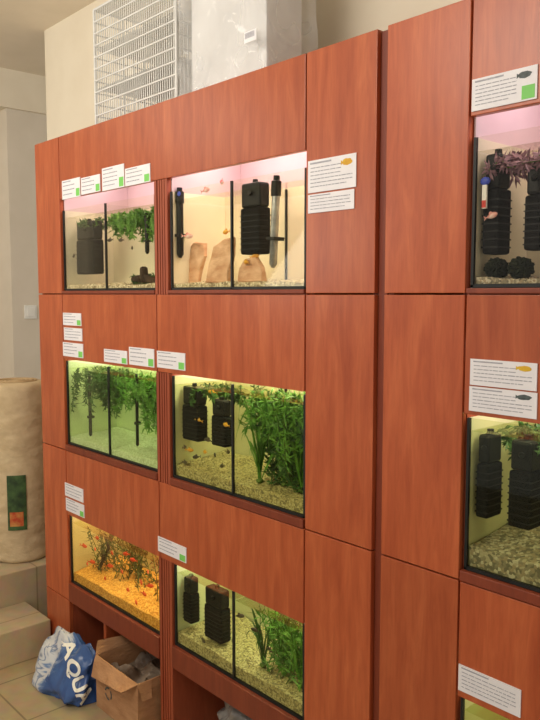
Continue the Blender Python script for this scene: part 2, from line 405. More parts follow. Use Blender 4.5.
# tank lights
def tank_light(c, r, col, power):
    x0, x1 = XS[c]; top = {1: 2.19, 2: 1.52, 3: .86}[r]
    L = bpy.data.lights.new('tank_light', 'AREA'); L.shape = 'RECTANGLE'; L.size = x1-x0-.06; L.size_y = .14
    L.energy = power; L.color = col
    o = bpy.data.objects.new('tank_light', L); COL.objects.link(o); o.location = ((x0+x1)/2, .135, top)
tank_light(1, 1, (1,.83,.87), 2.6); tank_light(2, 1, (1,.85,.87), 3.3)
tank_light(1, 2, (.95,1,.84), 3.8); tank_light(2, 2, (1,.98,.82), 3.9)
tank_light(1, 3, (1,.89,.66), 3.5); tank_light(2, 3, (.98,1,.86), 3.3)
tank_light(3, 1, (.97,.87,.97), 2.4); tank_light(3, 2, (1,.99,.84), 3.1); tank_light(3, 3, (.95,.95,.7), 2.0)

# filters, heaters
def clampx(c, x): return min(max(x, XS[c][0]+.012), XS[c][1]-.012)
def aq_filter(c, u0, u1, vt, vb, y, label, frac=.62, bodym=None):
    vm = (vt+vb)/2
    xa = clampx(c, P(u0, vm, y).x); xb = P(u0+frac*(u1-u0), vm, y).x
    xb = max(xb, xa+.03)
    rr = P(u1, vm, 0).x/(D); yb = min(max(xb/rr-D, y+.03), Y1-.012)
    uc = u0+.4*(u1-u0)
    zt = P(uc, vt, y).z; zb = P(uc, vb, y).z
    xm = (xa+xb)/2; ym = (y+yb)/2; h = zt-zb
    t = thing('aquarium_filter', (xm, ym, zb), label, 'filter')
    MB().box(xa, xb, y, yb, zb, zb+h*.62).build('sponge_body', bodym or SPONGE, t, bevel=.006)
    s = MB()
    for k in range(7):
        z = zb+h*(.06+.075*k); s.box(xa-.0004, xb+.0004, y-.0004, yb+.0004, z, z+h*.014)
    s.build('grille', bodym or BLACK, t)
    MB().box(xa+.002, xb-.002, y+.002, yb-.002, zb+h*.622, zb+h*.95).build('motor_head', bodym or BLACK, t, bevel=.007)
    MB().tube((xm, ym, zb+h*.9), (xm, ym, zt), .010, .008, 12).build('dial', BLACK, t)
    MB().tube((xm, y+.006, zb+h*.8), (xm+.01, y-.010, zb+h*.81), .007, .006, 10).build('nozzle', BLACK, t)
    return t
def heater(c, u, vt, vb, y, r, m, label, name='aquarium_heater', cat='heater', lean=0):
    x = clampx(c, P(u, (vt+vb)/2, y).x); zt = P(u, vt, y).z; zb = P(u, vb, y).z
    t = thing(name, (x, y, zb), label, cat)
    h = zt-zb
    MB().lathe(x, y, [(r*.4, zb), (r, zb+r), (r, zt-h*.22), (r*.9, zt-h*.2)], 14).build('tube', m, t, smooth=True)
    MB().lathe(x, y, [(r*1.25, zt-h*.22), (r*1.25, zt-h*.06), (r*.8, zt-h*.05), (r*.8, zt)], 14).build('cap', BLACK, t)
    MB().box(x-r*1.4, x+r*1.4, y-r*1.4, y+r*2.2, zb+h*.3, zb+h*.34).build('holder', BLACK, t, bevel=.001)
    t.rotation_euler = (0, lean, 0)
    return t
aq_filter(1, 76, 104, 218, 274, .05, 'black filter in the left half of the top left tank')
aq_filter(2, 240, 271, 178, 254, .03, 'large black filter beside the silver heater in the stone slab tank')
heater(2, 178, 188, 258, .04, .012, BLACK, 'slim black heater at the left end of the stone slab tank')
heater(2, 273, 176, 268, .045, .012, STEEL, 'silver glass heater leaning beside the large black filter', lean=.06)
heater(1, 147, 213, 254, .04, .008, BLACK, 'thin black heater at the right end of the top left tank')
aq_filter(2, 180, 208, 384, 441, .04, 'left of two black filters in the middle row tank with dense plants')
aq_filter(2, 211, 233, 398, 447, .05, 'right of two black filters in the middle row tank with dense plants')
aq_filter(2, 176, 200, 575, 622, .035, 'black filter at the left end of the bottom middle tank')
aq_filter(2, 204, 231, 588, 642, .04, 'black filter nearest the divider of the bottom middle tank')
aq_filter(3, 477, 512, 148, 254, .03, 'tall black filter above the moss balls in the top right tank')
aq_filter(3, 524, 550, 160, 250, .05, 'black filter at the right edge of the photo above the moss balls')
aq_filter(3, 464, 503, 430, 518, .03, 'left of two large black filters over the grey pebbles')
aq_filter(3, 508, 545, 437, 530, .035, 'right of two large black filters over the grey pebbles')
heater(1, 90, 376, 436, .06, .007, BLACK, 'black tube in the left half of the middle row left tank')
heater(1, 137, 374, 446, .05, .006, BLACK, 'thin black tube at the right end of the middle row left tank')

# thermometer in the top right tank
pt = P(485, 195, .020)
th = thing('thermometer', (pt.x, .020, pt.z-.04), 'blue topped thermometer strip hanging in the top right tank', 'thermometer')
MB().box(pt.x-.006, pt.x+.006, .0165, .022, pt.z-.03, pt.z+.022).build('strip', WHITEP, th, bevel=.001)
MB().blob((pt.x, .020, pt.z+.030), .013, .005, .010, 2).build('suction_cup', BLUE, th, smooth=True)
MB().box(pt.x-.005, pt.x+.005, .0155, .0163, pt.z-.028, pt.z-.012).build('red_bulb', REDP, th)
pt = P(179, 194, .02)
o = MB().blob((clampx(2, pt.x)+.004, .017, pt.z), .010, .002, .008, 2).build_top('suction_cup', BLUE, (clampx(2, pt.x)+.004, .017, pt.z), smooth=True)
tag(o, 'small blue suction cup on the front glass of the stone slab tank', 'suction cup')

# stones : flat upright slabs with a broken outline
def slab(outline, y, d, label, seed):
    cx = sum(p[0] for p in outline)/len(outline); zb = min(p[1] for p in outline)
    m = MB(); pts = []
    n_ = len(outline)
    for i in range(n_):
        a = Vector(outline[i]+(0,)); b_ = Vector(outline[(i+1) % n_]+(0,))
        for k in range(3): pts.append(a.lerp(b_, k/3))
    cz = sum(p[1] for p in outline)/n_
    rings = []
    for (k, yy) in ((.5, -.52), (.93, -.49), (.99, -.36), (1, .2), (.9, .46), (.5, .5)):
        ring = []
        for p in pts:
            x = cx+(p.x-cx)*k; z = cz+(p.y-cz)*k
            x += .0025*noise.noise(Vector((x*30, z*30, seed))); z2 = z+.0025*noise.noise(Vector((x*40, z*40, seed+9)))
            ring.append(m.bm.verts.new((x, y+yy*d+.004*noise.noise(Vector((x*32, z*32, seed+yy)))+.15*(z-zb)*.5, max(zb, z2))))
        rings.append(ring)
    for r0, r1 in zip(rings[:-1], rings[1:]):
        for k in range(len(pts)): m.bm.faces.new((r0[k], r0[(k+1)%len(pts)], r1[(k+1)%len(pts)], r1[k]))
    for r in (rings[0], rings[-1]):
        c_ = m.bm.verts.new(sum((v.co for v in r), Vector())/len(r))
        for k in range(len(pts)): m.bm.faces.new((r[k], r[(k+1)%len(pts)], c_))
    o = m.build_top('stone_slab', STONE, (cx, y, zb)); tag(o, label, 'stone')
def pix_slab(uv, y, d, label, seed):
    o_ = []
    for u, v in uv:
        p = P(u, v, y); o_.append((p.x, max(p.z, G21-.004)))
    slab(o_, y, d, label, seed)
pix_slab([(180,284),(178,268),(184,251),(194,242),(203,243),(205,256),(201,270),(199,284)], .090, .022, 'leftmost orange stone slab in the top middle tank', 3)
pix_slab([(208,284),(209,264),(213,247),(223,239),(232,237),(233,254),(230,270),(230,284)], .040, .022, 'orange stone slab against the divider in the top middle tank', 5)
pix_slab([(240,284),(240,268),(246,259),(256,257),(262,266),(265,284)], .040, .024, 'lower orange stone slab under the large black filter', 9)

# moss balls
for u, lab in ((497, 'dark moss ball nearer the left end of the top right tank'), (521, 'dark moss ball nearer the right in the top right tank')):
    p = P(u, 268, .055); m = MB(); m.blob((p.x, .055, G31+.020), .026, .026, .023, 4, .35, 40, u)
    tag(m.build_top('moss_ball', MOSS, (p.x, .055, G31)), lab, 'moss ball')

# plants
def arch_plant(c, x, y, zb, zt, n, m, label, spread=.05, w=.006, arch=.62, ybias=.6, name='ribbon_plant', low=.40):
    """rosette of long arching leaves"""
    t = thing(name, (x, y, zb), label, 'plant')
    L = MB(); L.open = True
    for k in range(n):
        a = random.uniform(0, 2*math.pi); sp_ = random.uniform(.25, 1)*spread; h = (zt-zb)*random.uniform(low, 1.0)
        ph = random.uniform(.48, arch)*math.pi
        pts = []
        for i in range(13):
            f = i/12
            px_ = x+math.cos(a)*sp_*f**1.1+.006*math.sin(f*6+k); py = y+math.sin(a)*sp_*ybias*f**1.1
            pts.append(Vector((clampx(c, px_), min(max(py, Y0+.012), Y1-.016), zb-.004+h*math.sin(f*ph))))
        b2 = random.uniform(0, math.pi); d = Vector((math.cos(b2), math.sin(b2)*.5, 0))*w*random.uniform(.6, 1.3)
        prev = None
        for i, p in enumerate(pts):
            f = i/12; ww = d*(.25+.75*math.sin(math.pi*min(1, f*.9+.05))**1.3)*(1-.85*f**5)
            q0 = p-ww; q1 = p+ww
            for q in (q0, q1): q.x = clampx(c, q.x); q.y = min(max(q.y, Y0+.008), Y1-.012)
            cur = (L.bm.verts.new(q0), L.bm.verts.new(p+Vector((0,0,-w*.25))), L.bm.verts.new(q1))
            if prev:
                L.bm.faces.new((prev[0], prev[1], cur[1], cur[0])); L.bm.faces.new((prev[1], prev[2], cur[2], cur[1]))
            prev = cur
    L.build('leaves', m, t)
    MB().blob((x, y, zb), .012, .012, .008, 2, .3).build('crown', STEMM, t)
    return t
def bush_plant(c, x0, x1, y0, y1, z0, z1, n, m, label, leaf=.008, stems=6, zroot=None, name='bushy_plant', fat=.28, hang=False):
    xm = (x0+x1)/2; ym = (y0+y1)/2
    t = thing(name, (xm, ym, zroot if zroot is not None else z0), label, 'plant')
    st = MB(); axes = []
    for k in range(stems):
        if zroot is not None:
            a = Vector((xm+random.uniform(-.4,.4)*(x1-x0), ym+random.uniform(-.4,.4)*(y1-y0), zroot))
            e = Vector((random.uniform(x0, x1), random.uniform(y0, y1), z1-random.uniform(0, .35)*(z1-z0)))
        elif hang and k % 3:
            a = Vector((random.uniform(x0, x1), random.uniform(y0, y1), z1-random.uniform(0, .02)))
            e = Vector((min(max(a.x+random.uniform(-.06,.06), x0), x1), min(max(a.y+random.uniform(-.04,.04), y0), y1), z1-(z1-z0)*random.uniform(.25, 1)**1.4))
        else:
            a = Vector((x0+random.uniform(0, .8)*(x1-x0), random.uniform(y0, y1), z1-random.uniform(0, .5 if hang else 1)*(z1-z0)))
            e = Vector((x0+random.uniform(.2, 1)*(x1-x0), random.uniform(y0, y1), z1-random.uniform(0, .5 if hang else 1)*(z1-z0)))
        mid = (a+e)/2+Vector((random.uniform(-.03,.03), random.uniform(-.01,.01), random.uniform(-.015,.015)))
        pts = []
        for i in range(9):
            f = i/8; p = a*(1-f)**2+mid*2*f*(1-f)+e*f*f
            p.x = clampx(c, p.x); p.y = min(max(p.y, Y0+.012), Y1-.014); p.z = min(p.z, z1)
            pts.append(p)
        st.path(pts, .0014, 5); axes.append(pts)
    st.build('stems', STEMM, t)
    L = MB(); L.open = True
    zlo = min(z0, zroot) if zroot is not None else z0-.03
    for k in range(n):
        pts = random.choice(axes); f = random.random()*7.99; i = int(f); p = pts[i].lerp(pts[i+1], f-i)
        if zroot is not None and random.random() < .25: p = pts[min(8, i+2)]
        d = Vector((random.gauss(0,1), random.gauss(0,.8), random.gauss(-.3 if hang else .2,.8))).normalized(); s_ = d.orthogonal().normalized()*leaf*fat
        ln = leaf*random.uniform(1.2, 3.2)
        q = [p, p+d*ln*.5+s_, p+d*ln, p+d*ln*.5-s_]
        q = [Vector((clampx(c, v.x), min(max(v.y, Y0+.010), Y1-.014), min(max(v.z, zlo), z1+.008))) for v in q]
        L.quad(q)
    L.build('foliage', m, t)
    return t
# top left tank
bush_plant(1, -2.62, -2.25, .02, .12, 1.81, 1.925, 4200, PL_MID, 'floating bushy green plant in the right half of the top left tank', .010, 52, fat=.3, hang=True)
bush_plant(1, -2.90, -2.66, .04, .18, 1.88, 1.925, 420, PL_DARK, 'thin floating greenery above the black filter in the top left tank', .011, 9)
bush_plant(1, -2.48, -2.30, .04, .14, 1.66, 1.69, 460, PL_DARK, 'low dark plant on the gravel of the top left tank', .011, 10, G11-.003)
# middle left
bush_plant(1, -2.905, -2.59, .02, .20, 1.12, 1.305, 5000, PL_DARK, 'tangled dark green weed hanging in the left half of the weed tank', .012, 60, fat=.22, hang=True)
bush_plant(1, -2.57, -2.245, .02, .20, 1.09, 1.305, 5400, PL_MID, 'tangled green weed hanging in the right half of the weed tank', .012, 66, fat=.22, hang=True)
arch_plant(1, -2.36, .15, G12, 1.29, 26, PL_DARK, 'dark stems rising at the back right of the weed tank', .13, .0035)
# dense plant tank
bush_plant(2, -2.12, -1.83, .03, .20, 1.24, 1.305, 1100, PL_DARK, 'thin green weed floating above the two black filters', .010, 20, hang=True)
arch_plant(2, -1.735, .06, G22, 1.32, 24, PL_MID, 'arching leaves nearest the divider in the middle row tank', .13, .0068, .85, low=.3)
arch_plant(2, -1.655, .09, G22, 1.33, 28, PL_BRT, 'bright arching plant in the middle of the green thicket', .15, .007, .85, low=.3)
arch_plant(2, -1.555, .07, G22, 1.33, 26, PL_MID, 'arching plant at the right end of the green thicket', .13, .0068, .85, low=.3)
bush_plant(2, -1.79, -1.50, .04, .20, 1.05, 1.31, 2400, PL_DARK, 'dark bushy plant with long leaves at the back of the thicket', .018, 34, G22-.003, fat=.2)
bush_plant(2, -1.79, -1.50, .02, .18, 1.10, 1.31, 2800, PL_MID, 'green weed trailing over the arching leaves', .016, 44, fat=.2, hang=True)
# bottom left
bush_plant(1, -2.89, -2.76, .06, .20, .45, .62, 480, PL_OLV, 'dark olive stem plant at the left of the golden gravel tank', .010, 11, G13-.003, fat=.2)
bush_plant(1, -2.46, -2.28, .08, .21, .46, .63, 560, PL_RED, 'reddish stem plant at the right of the golden gravel tank', .010, 12, G13-.003, fat=.2)
bush_plant(1, -2.78, -2.48, .08, .22, .50, .64, 900, PL_OLV, 'spreading olive stem plant in the middle of the golden gravel tank', .011, 18, G13-.003, fat=.22)
# bottom middle
arch_plant(2, -1.73, .07, G23, .64, 22, PL_DARK, 'leafy green plant right of the divider in the bottom middle tank', .10, .005, .8)
bush_plant(2, -1.74, -1.60, .03, .18, .46, .64, 900, PL_MID, 'bushy green clump in the middle right of the bottom middle tank', .015, 18, G23-.003, fat=.18)
arch_plant(2, -1.56, .07, G23, .65, 26, PL_MID, 'arching leafy green plant at the right end of the bottom middle tank', .10, .005, .8)
bush_plant(2, -1.62, -1.50, .03, .16, .46, .64, 700, PL_BRT, 'bright bushy plant in the right corner of the bottom middle tank', .015, 14, G23-.003, fat=.18)
# right tanks
bush_plant(3, -.945, -.64, .02, .20, 1.86, 1.925, 2200, PL_PUR, 'purplish floating weed at the surface of the top right tank', .011, 36, hang=True)
bush_plant(3, -.94, -.63, .03, .22, 1.22, 1.305, 2000, PL_DARK, 'dark floating weed above the grey pebble tank', .011, 30, hang=True)

# driftwood
def driftwood(pts, r, label):
    m = MB()
    for line in pts:
        for (p, q) in zip(line[:-1], line[1:]):
            f = line.index(p)/len(line); m.tube(p, q, r*(1-.5*f), r*(.9-.5*f), 8)
            m.blob(p, r*(1-.5*f)*1.05, r*(1-.5*f)*1.05, r*(1-.5*f)*1.05, 2, .4)
    b_ = pts[0][0]
    o = m.build_top('driftwood', DRIFT, b_, smooth=True); tag(o, label, 'driftwood')
driftwood([[(-2.84,.10,G13+.004),(-2.82,.11,.475),(-2.79,.12,.53),(-2.80,.11,.58)],[(-2.82,.11,.475),(-2.86,.13,.52)]], .008, 'thin dark driftwood branch at the left of the golden gravel tank')
driftwood([[(-.72,.18,G31+.01),(-.73,.17,1.73),(-.70,.15,1.82),(-.74,.13,1.90)],[(-.70,.15,1.82),(-.64,.14,1.88)]], .02, 'dark driftwood branch between the filters of the top right tank')
driftwood([[(-2.34,.08,G11+.006),(-2.40,.07,1.68),(-2.46,.06,1.675)],[(-2.40,.07,1.68),(-2.42,.08,1.715)]], .017, 'small dark driftwood piece on the gravel of the top left tank')

# fish
def fish_proto(m, L, loc, rot, label, group):
    t = bpy.data.objects.new('fish', None); COL.objects.link(t); tag(t, label, 'fish', group)
    b_ = MB(); b_.blob((0,0,0), L*.38, L*.09, L*.17, 3)
    for v in b_.bm.verts:
        f = (v.co.x/(L*.38)+1)/2
        if f < .5: k = .35+1.3*f; v.co.y *= k; v.co.z *= k
    b_.build('body', m, t, smooth=True)
    f1 = MB(); f1.open = True; f1.quad([(-L*.33,0,0),(-L*.55,0,L*.15),(-L*.48,0,0),(-L*.55,0,-L*.15)]); f1.build('tail_fin', m, t)
    f2 = MB(); f2.open = True; f2.quad([(L*.1,0,L*.14),(-L*.05,0,L*.26),(-L*.18,0,L*.2),(-L*.16,0,L*.1)]); f2.build('dorsal_fin', m, t)
    t.location = loc; t.rotation_euler = rot
    return t
def school(c, m, L, uv, y_, label, group):
    proto = None
    for i, (u, v) in enumerate(uv):
        y = y_ + .015*(i % 3); p = P(u, v, y)
        loc = (min(max(p.x, XS[c][0]+.04), XS[c][1]-.04), y, p.z)
        rot = (0, random.uniform(-.25, .25), random.choice((0, math.pi))+random.uniform(-.5, .5))
        if proto is None: proto = fish_proto(m, L, loc, rot, label, group if len(uv) > 1 else None)
        else: copy_tree(proto, loc, rot)
school(1, F_OR, .046, [(84,546),(97,538),(112,553),(122,572),(133,560),(141,582),(128,590),(148,572),(105,578),(92,562),(117,594),(80,560),(136,602),(100,590),(88,576),(144,594),(126,554),(110,566),(95,549),(150,586)], .035, 'small orange red fish swimming over the golden gravel', 'orange fish in the bottom left tank')
school(2, F_YE, .040, [(190,450),(198,420),(212,392),(226,425),(205,452),(186,400)], .030, 'small yellowish fish swimming around the two black filters', 'yellow fish in the middle row tank')
school(2, F_DK, .040, [(180,446),(196,457),(215,455),(222,466),(208,440),(228,452),(184,462)], .030, 'small dark fish swimming below the two black filters', 'dark fish in the middle row tank')
school(2, F_YE, .045, [(246,262),(255,256),(226,232)], .025, 'small yellow fish near the orange stone slabs', 'yellow fish in the stone slab tank')
school(2, F_RW, .05, [(188,236),(222,182),(206,190)], .040, 'red and white fish in the stone slab tank', 'red and white fish in the stone slab tank')
school(1, F_DK, .042, [(110,240),(121,240),(132,248),(72,256)], .035, 'small dark fish in the top left tank', 'dark fish in the top left tank')
school(2, F_DK, .042, [(240,616),(255,630),(270,650),(203,640)], .036, 'small dark fish in the bottom middle tank', 'dark fish in the bottom middle tank')
school(3, F_RW, .042, [(488,216)], .024, 'red and white fish beside the tall black filter in the top right tank', None)

# ------------------------------------------------------------------ white cards
def card(u0, u1, vt, vb, label, lines=3, green='r', pic=None):
    """vt, vb are read at the card's middle column"""
    uc = (u0+u1)/2; vm = (vt+vb)/2
    x0 = P(u0, vm, -.003).x; x1 = P(u1, vm, -.003).x; zt = P(uc, vt, -.003).z; zb = P(uc, vb, -.003).z
    w = x1-x0; h = zt-zb
    t = thing('price_card', ((x0+x1)/2, -.003, zb), label, 'label')
    MB().box(x0, x1, -.003, -.0006, zb, zt).build('card', PAPER, t)
    s = MB(); n = lines; tx1 = x1-w*(.30 if (pic or green) else .08)
    for k in range(n):
        z = zt-h*(.18+.70*(k+.5)/n)
        xe = x1-w*.07 if (k >= n//2 and not green) else tx1
        if k == n-1: xe -= w*.12
        xs = x0+w*.06; th_ = h*.065/n*1.2
        while xs < xe:                       # broken word marks
            e_ = min(xe, xs+w*random.uniform(.03, .12)); s.box(xs, e_, -.0037, -.0031, z-th_, z+th_); xs = e_+w*.014
    s.box(x0+w*.05, x0+w*.5, -.0037, -.0031, zt-h*.12, zt-h*.07)
    s.build('text_lines', INK, t)
    if green:
        gz = zb+h*.05
        MB().box(x1-w*.22, x1-w*.03, -.0037, -.0031, gz, gz+h*.40).build('green_tag', GREEN, t)
    if pic:
        f = MB(); f.blob((x1-w*.18, -.0034, zt-h*.22), w*.10, .0004, h*.10, 3, .25, 9, u0)
        f.quad([(x1-w*.30, -.0035, zt-h*.14), (x1-w*.25, -.0035, zt-h*.22), (x1-w*.30, -.0035, zt-h*.30)] )
        f.build('printed_fish', pic, t)
    return t
card(62, 80, 179, 198, 'white card leftmost of the four above the top left tank', 3)
card(81, 100, 176, 193, 'white card second from left of the four above the top left tank', 3)
card(102, 124, 166, 189, 'white card third from left above the top left tank, overlapping upward', 4)
card(125, 150, 166, 184, 'white card rightmost of the four above the top left tank', 3)
card(308, 356, 157, 190, 'white card with a yellow fish picture on the narrow panel beside the stone slab tank', 6, None, YEL)
card(308, 354, 192, 211, 'white card directly below the yellow fish card', 4, None)
card(472, 537, 72, 105, 'large white card with green corner above the top right tank', 6, 'r', DARKP)
card(470, 537, 361, 388, 'upper of two white cards above the grey pebble tank', 5, None, YEL)
card(469, 537, 389.5, 415, 'lower of two white cards above the grey pebble tank', 5, None, DARKP)
card(63, 81, 313, 325.5, 'topmost card of the stack of three left of the middle row', 3)
card(64, 82, 328, 340.5, 'middle card of the stack of three left of the middle row', 3, None)
card(63, 83, 343, 357, 'lowest card of the stack of three left of the middle row', 3)
card(104, 127, 350, 363, 'white card left of the pair above the right half of the weed tank', 3)
card(129, 154, 348, 366, 'white card right of the pair above the right half of the weed tank', 3)
card(157, 185, 352, 369, 'white card at the left end above the middle row tank with dense plants', 3)
card(65, 83, 486, 499, 'upper of two white cards above the golden gravel tank', 3, None)
card(66, 84, 501.5, 514, 'lower of two white cards above the golden gravel tank', 3)
card(158, 186, 542, 557, 'white card at the left end above the bottom middle tank', 3)
card(458, 521, 677, 704, 'white card above the lowest right tank', 5, None)

# ------------------------------------------------------------------ on top of the cabinet
rk = thing('wire_crate', (-2.44, .17, TOP), 'white wire crate standing on top of the cabinets at the left', 'wire crate')
x0, x1, y0, y1, z0, z1 = -2.70, -2.15, .05, .34, TOP+.004, TOP+.455
def grid(name, const, axis):
    m = MB(); n = 40
    if axis == 'y':
        for k in range(n+1):
            x = x0+(x1-x0)*k/n; m.tube((x, const, z0), (x, const, z1), .0021, n=5)
        for k in range(11):
            z = z0+.003+(z1-z0-.006)*k/10; m.tube((x0, const-.002, z), (x1, const-.002, z), .0034, n=6)
    elif axis == 'x':
        for k in range(19):
            y = y0+(y1-y0)*k/18; m.tube((const, y, z0), (const, y, z1), .0021, n=5)
        for k in range(11):
            z = z0+.003+(z1-z0-.006)*k/10; m.tube((const-.002, y0, z), (const-.002, y1, z), .0034, n=6)
    else:
        for k in range(n+1):
            x = x0+(x1-x0)*k/n; m.tube((x, y0, const), (x, y1, const), .0021, n=5)
    m.build(name, WIRE, rk)
grid('front_grid', y0, 'y'); grid('back_grid', y1, 'y'); grid('side_grid', x0, 'x'); grid('side_grid', x1, 'x')
for k in range(3): grid('shelf_grid' if k else 'base_grid', z0+(z1-z0)*k/3, 'z')
grid('top_grid', z1-.003, 'z')
fr = MB()
for x in (x0, x1):
    for y in (y0, y1): fr.tube((x, y, z0-.003), (x, y, z1), .0055, n=8)
for z in (z0, z1):
    for y in (y0, y1): fr.tube((x0, y, z), (x1, y, z), .0045, n=8)
    for x in (x0, x1): fr.tube((x, y0, z), (x, y1, z), .0045, n=8)
fr.build('frame', WIRE, rk)

bx = thing('wrapped_bundle', (-1.9, .15, TOP), 'bulky pale bundle in shiny wrinkled clear plastic wrap on top of the cabinets', 'package')
m = MB(); m.box(-2.100, -1.72, .075, .225, TOP+.006, TOP+.46)
m.build('pale_box', CARTON, bx, bevel=.008)
m = MB(); m.box(-2.126, -1.686, .044, .250, TOP+.002, TOP+.49)
bmesh.ops.subdivide_edges(m.bm, edges=list(m.bm.edges), cuts=80, use_grid_fill=True)
for v in m.bm.verts:
    q_ = Vector((v.co.x*5+v.co.z*4, v.co.y*6+v.co.z*3, v.co.z*4-v.co.x*4))
    rdg = lambda t: (1-min(1, 4.5*abs(t)))**1.5
    n_ = rdg(noise.noise(q_))+.6*rdg(noise.noise(q_*1.8+Vector((4,2,7))))
    d = Vector((v.co.x+1.905, (v.co.y-.147)*1.6, 0)).normalized()
    v.co += d*.008*n_
mp_ = bpy.data.materials.new('clear_wrap'); mp_.use_nodes = True
n = mp_.node_tree.nodes; l = mp_.node_tree.links; n.clear()
o_ = n.new('ShaderNodeOutputMaterial'); mx = n.new('ShaderNodeMixShader'); tr = n.new('ShaderNodeBsdfTransparent'); pb = n.new('ShaderNodeBsdfPrincipled')
tcn = n.new('ShaderNodeTexCoord'); nzn = n.new('ShaderNodeTexNoise'); nzn.inputs['Scale'].default_value = 4; nzn.inputs['Detail'].default_value = 2; nzn.inputs['Distortion'].default_value = .8
l.new(tcn.outputs['Object'], nzn.inputs['Vector'])
rpn = n.new('ShaderNodeValToRGB'); rpn.color_ramp.elements[0].position = .38; rpn.color_ramp.elements[1].position = .68; rpn.color_ramp.elements[0].color = (.18,.18,.18,1); rpn.color_ramp.elements[1].color = (.42,.42,.42,1)
l.new(nzn.outputs['Fac'], rpn.inputs[0]); l.new(rpn.outputs[0], mx.inputs[0])
pb.inputs['Base Color'].default_value = srgb(240,241,242); pb.inputs['Roughness'].default_value = .08; pb.inputs['Specular IOR Level'].default_value = 1; tr.inputs[0].default_value = (.98,.98,.98,1)
l.new(tr.outputs[0], mx.inputs[1]); l.new(pb.outputs[0], mx.inputs[2]); l.new(mx.outputs[0], o_.inputs[0])
m.build('plastic_wrap', mp_, bx, smooth=True)
p = P(250, 36, .026)
MB().box(p.x-.028, p.x+.028, .0262, .0270, p.z-.016, p.z+.016).build('sticker', PAPER, bx)
s = MB(); xx = p.x-.023
for k in range(14):
    w = random.choice((.0006, .0010, .0014)); s.box(xx, xx+w, .0254, .0261, p.z-.004, p.z+.012); xx += w+random.choice((.0018, .0024))
s.build('barcode', INK, bx)

# ------------------------------------------------------------------ floor goods
cb = thing('cardboard_box', (-2.44, .06, 0), 'worn open brown cardboard box in the niche under the bottom left tank', 'box')
X0, X1, YA, YB, H = -2.555, -2.25, -.08, .185, .210
m = MB(); t_ = .004
m.box(X0, X1, YA, YA+t_, .001, H).box(X0, X1, YB-t_, YB, .001, H).box(X0, X0+t_, YA+t_, YB-t_, .001, H).box(X1-t_, X1, YA+t_, YB-t_, .001, H).box(X0+t_, X1-t_, YA+t_, YB-t_, .001, .006)
m.build('body', CARD, cb)
def flap(pts):
    m = MB(); v = [Vector(p) for p in pts]; nrm = (v[1]-v[0]).cross(v[2]-v[0]).normalized()*.003
    n = 10; gr = []
    for i in range(n+1):
        row = []
        for j in range(5):
            a = v[0].lerp(v[1], i/n); d = v[3].lerp(v[2], i/n); p = a.lerp(d, j/4)
            p = p + nrm*4.5*noise.noise(p*16)*(j/4); row.append(p)
        gr.append(row)
    for off in (Vector(), nrm):
        vs = [[m.bm.verts.new(p+off) for p in row] for row in gr]
        for i in range(n):
            for j in range(4): m.bm.faces.new((vs[i][j], vs[i+1][j], vs[i+1][j+1], vs[i][j+1]))
    m.open = True
    m.build('flap', CARD, cb)
flap([(X0,YA,H),(X1,YA,H),(X1-.03,YA-.045,H-.03),(X0+.01,YA-.03,H-.07)])
flap([(X0,YB,H),(X1,YB,H),(X1-.01,YB+.02,H+.04),(X0+.01,YB+.02,H+.055)])
flap([(X0,YA,H),(X0,YB,H),(X0-.01,YB-.02,H+.02),(X0-.02,YA+.02,H+.045)])
flap([(X1,YA,H),(X1,YA+.06,H),(X1+.02,YA+.05,H-.06),(X1+.02,YA+.01,H-.06)])
m = MB(); m.open = True           # crumpled sheet lying low in the box
nx = 26; g = []
for i in range(nx+1):
    row = []
    for j in range(nx+1):
        x = X0+.008+(X1-X0-.016)*i/nx; y = YA+.008+(YB-YA-.016)*j/nx
        z = .11+.05*(1-2*abs(noise.noise(Vector((x*9, y*9, 2)))))+.02*noise.noise(Vector((x*28, y*28, 5)))
        row.append(m.bm.verts.new((x, y, z)))
    g.append(row)
for i in range(nx):
    for j in range(nx): m.bm.faces.new((g[i][j], g[i+1][j], g[i+1][j+1], g[i][j+1]))
m.build('crumpled_wrapping', pm('box_contents', srgb(96,76,60), srgb(176,158,138), 9, .5), cb)
m = MB(); m.open = True; cxm, czm = -2.46, .09
for k in range(24):
    if k in (3, 4, 11, 12, 19, 20): continue
    a0 = k*math.pi/12; a1 = (k+1)*math.pi/12
    m.quad([(cxm+.026*math.cos(a0), YA-.0012, czm+.026*math.sin(a0)), (cxm+.026*math.cos(a1), YA-.0012, czm+.026*math.sin(a1)), (cxm+.019*math.cos(a1), YA-.0012, czm+.019*math.sin(a1)), (cxm+.019*math.cos(a0), YA-.0012, czm+.019*math.sin(a0))])
m.build('printed_mark', DARKP, cb)

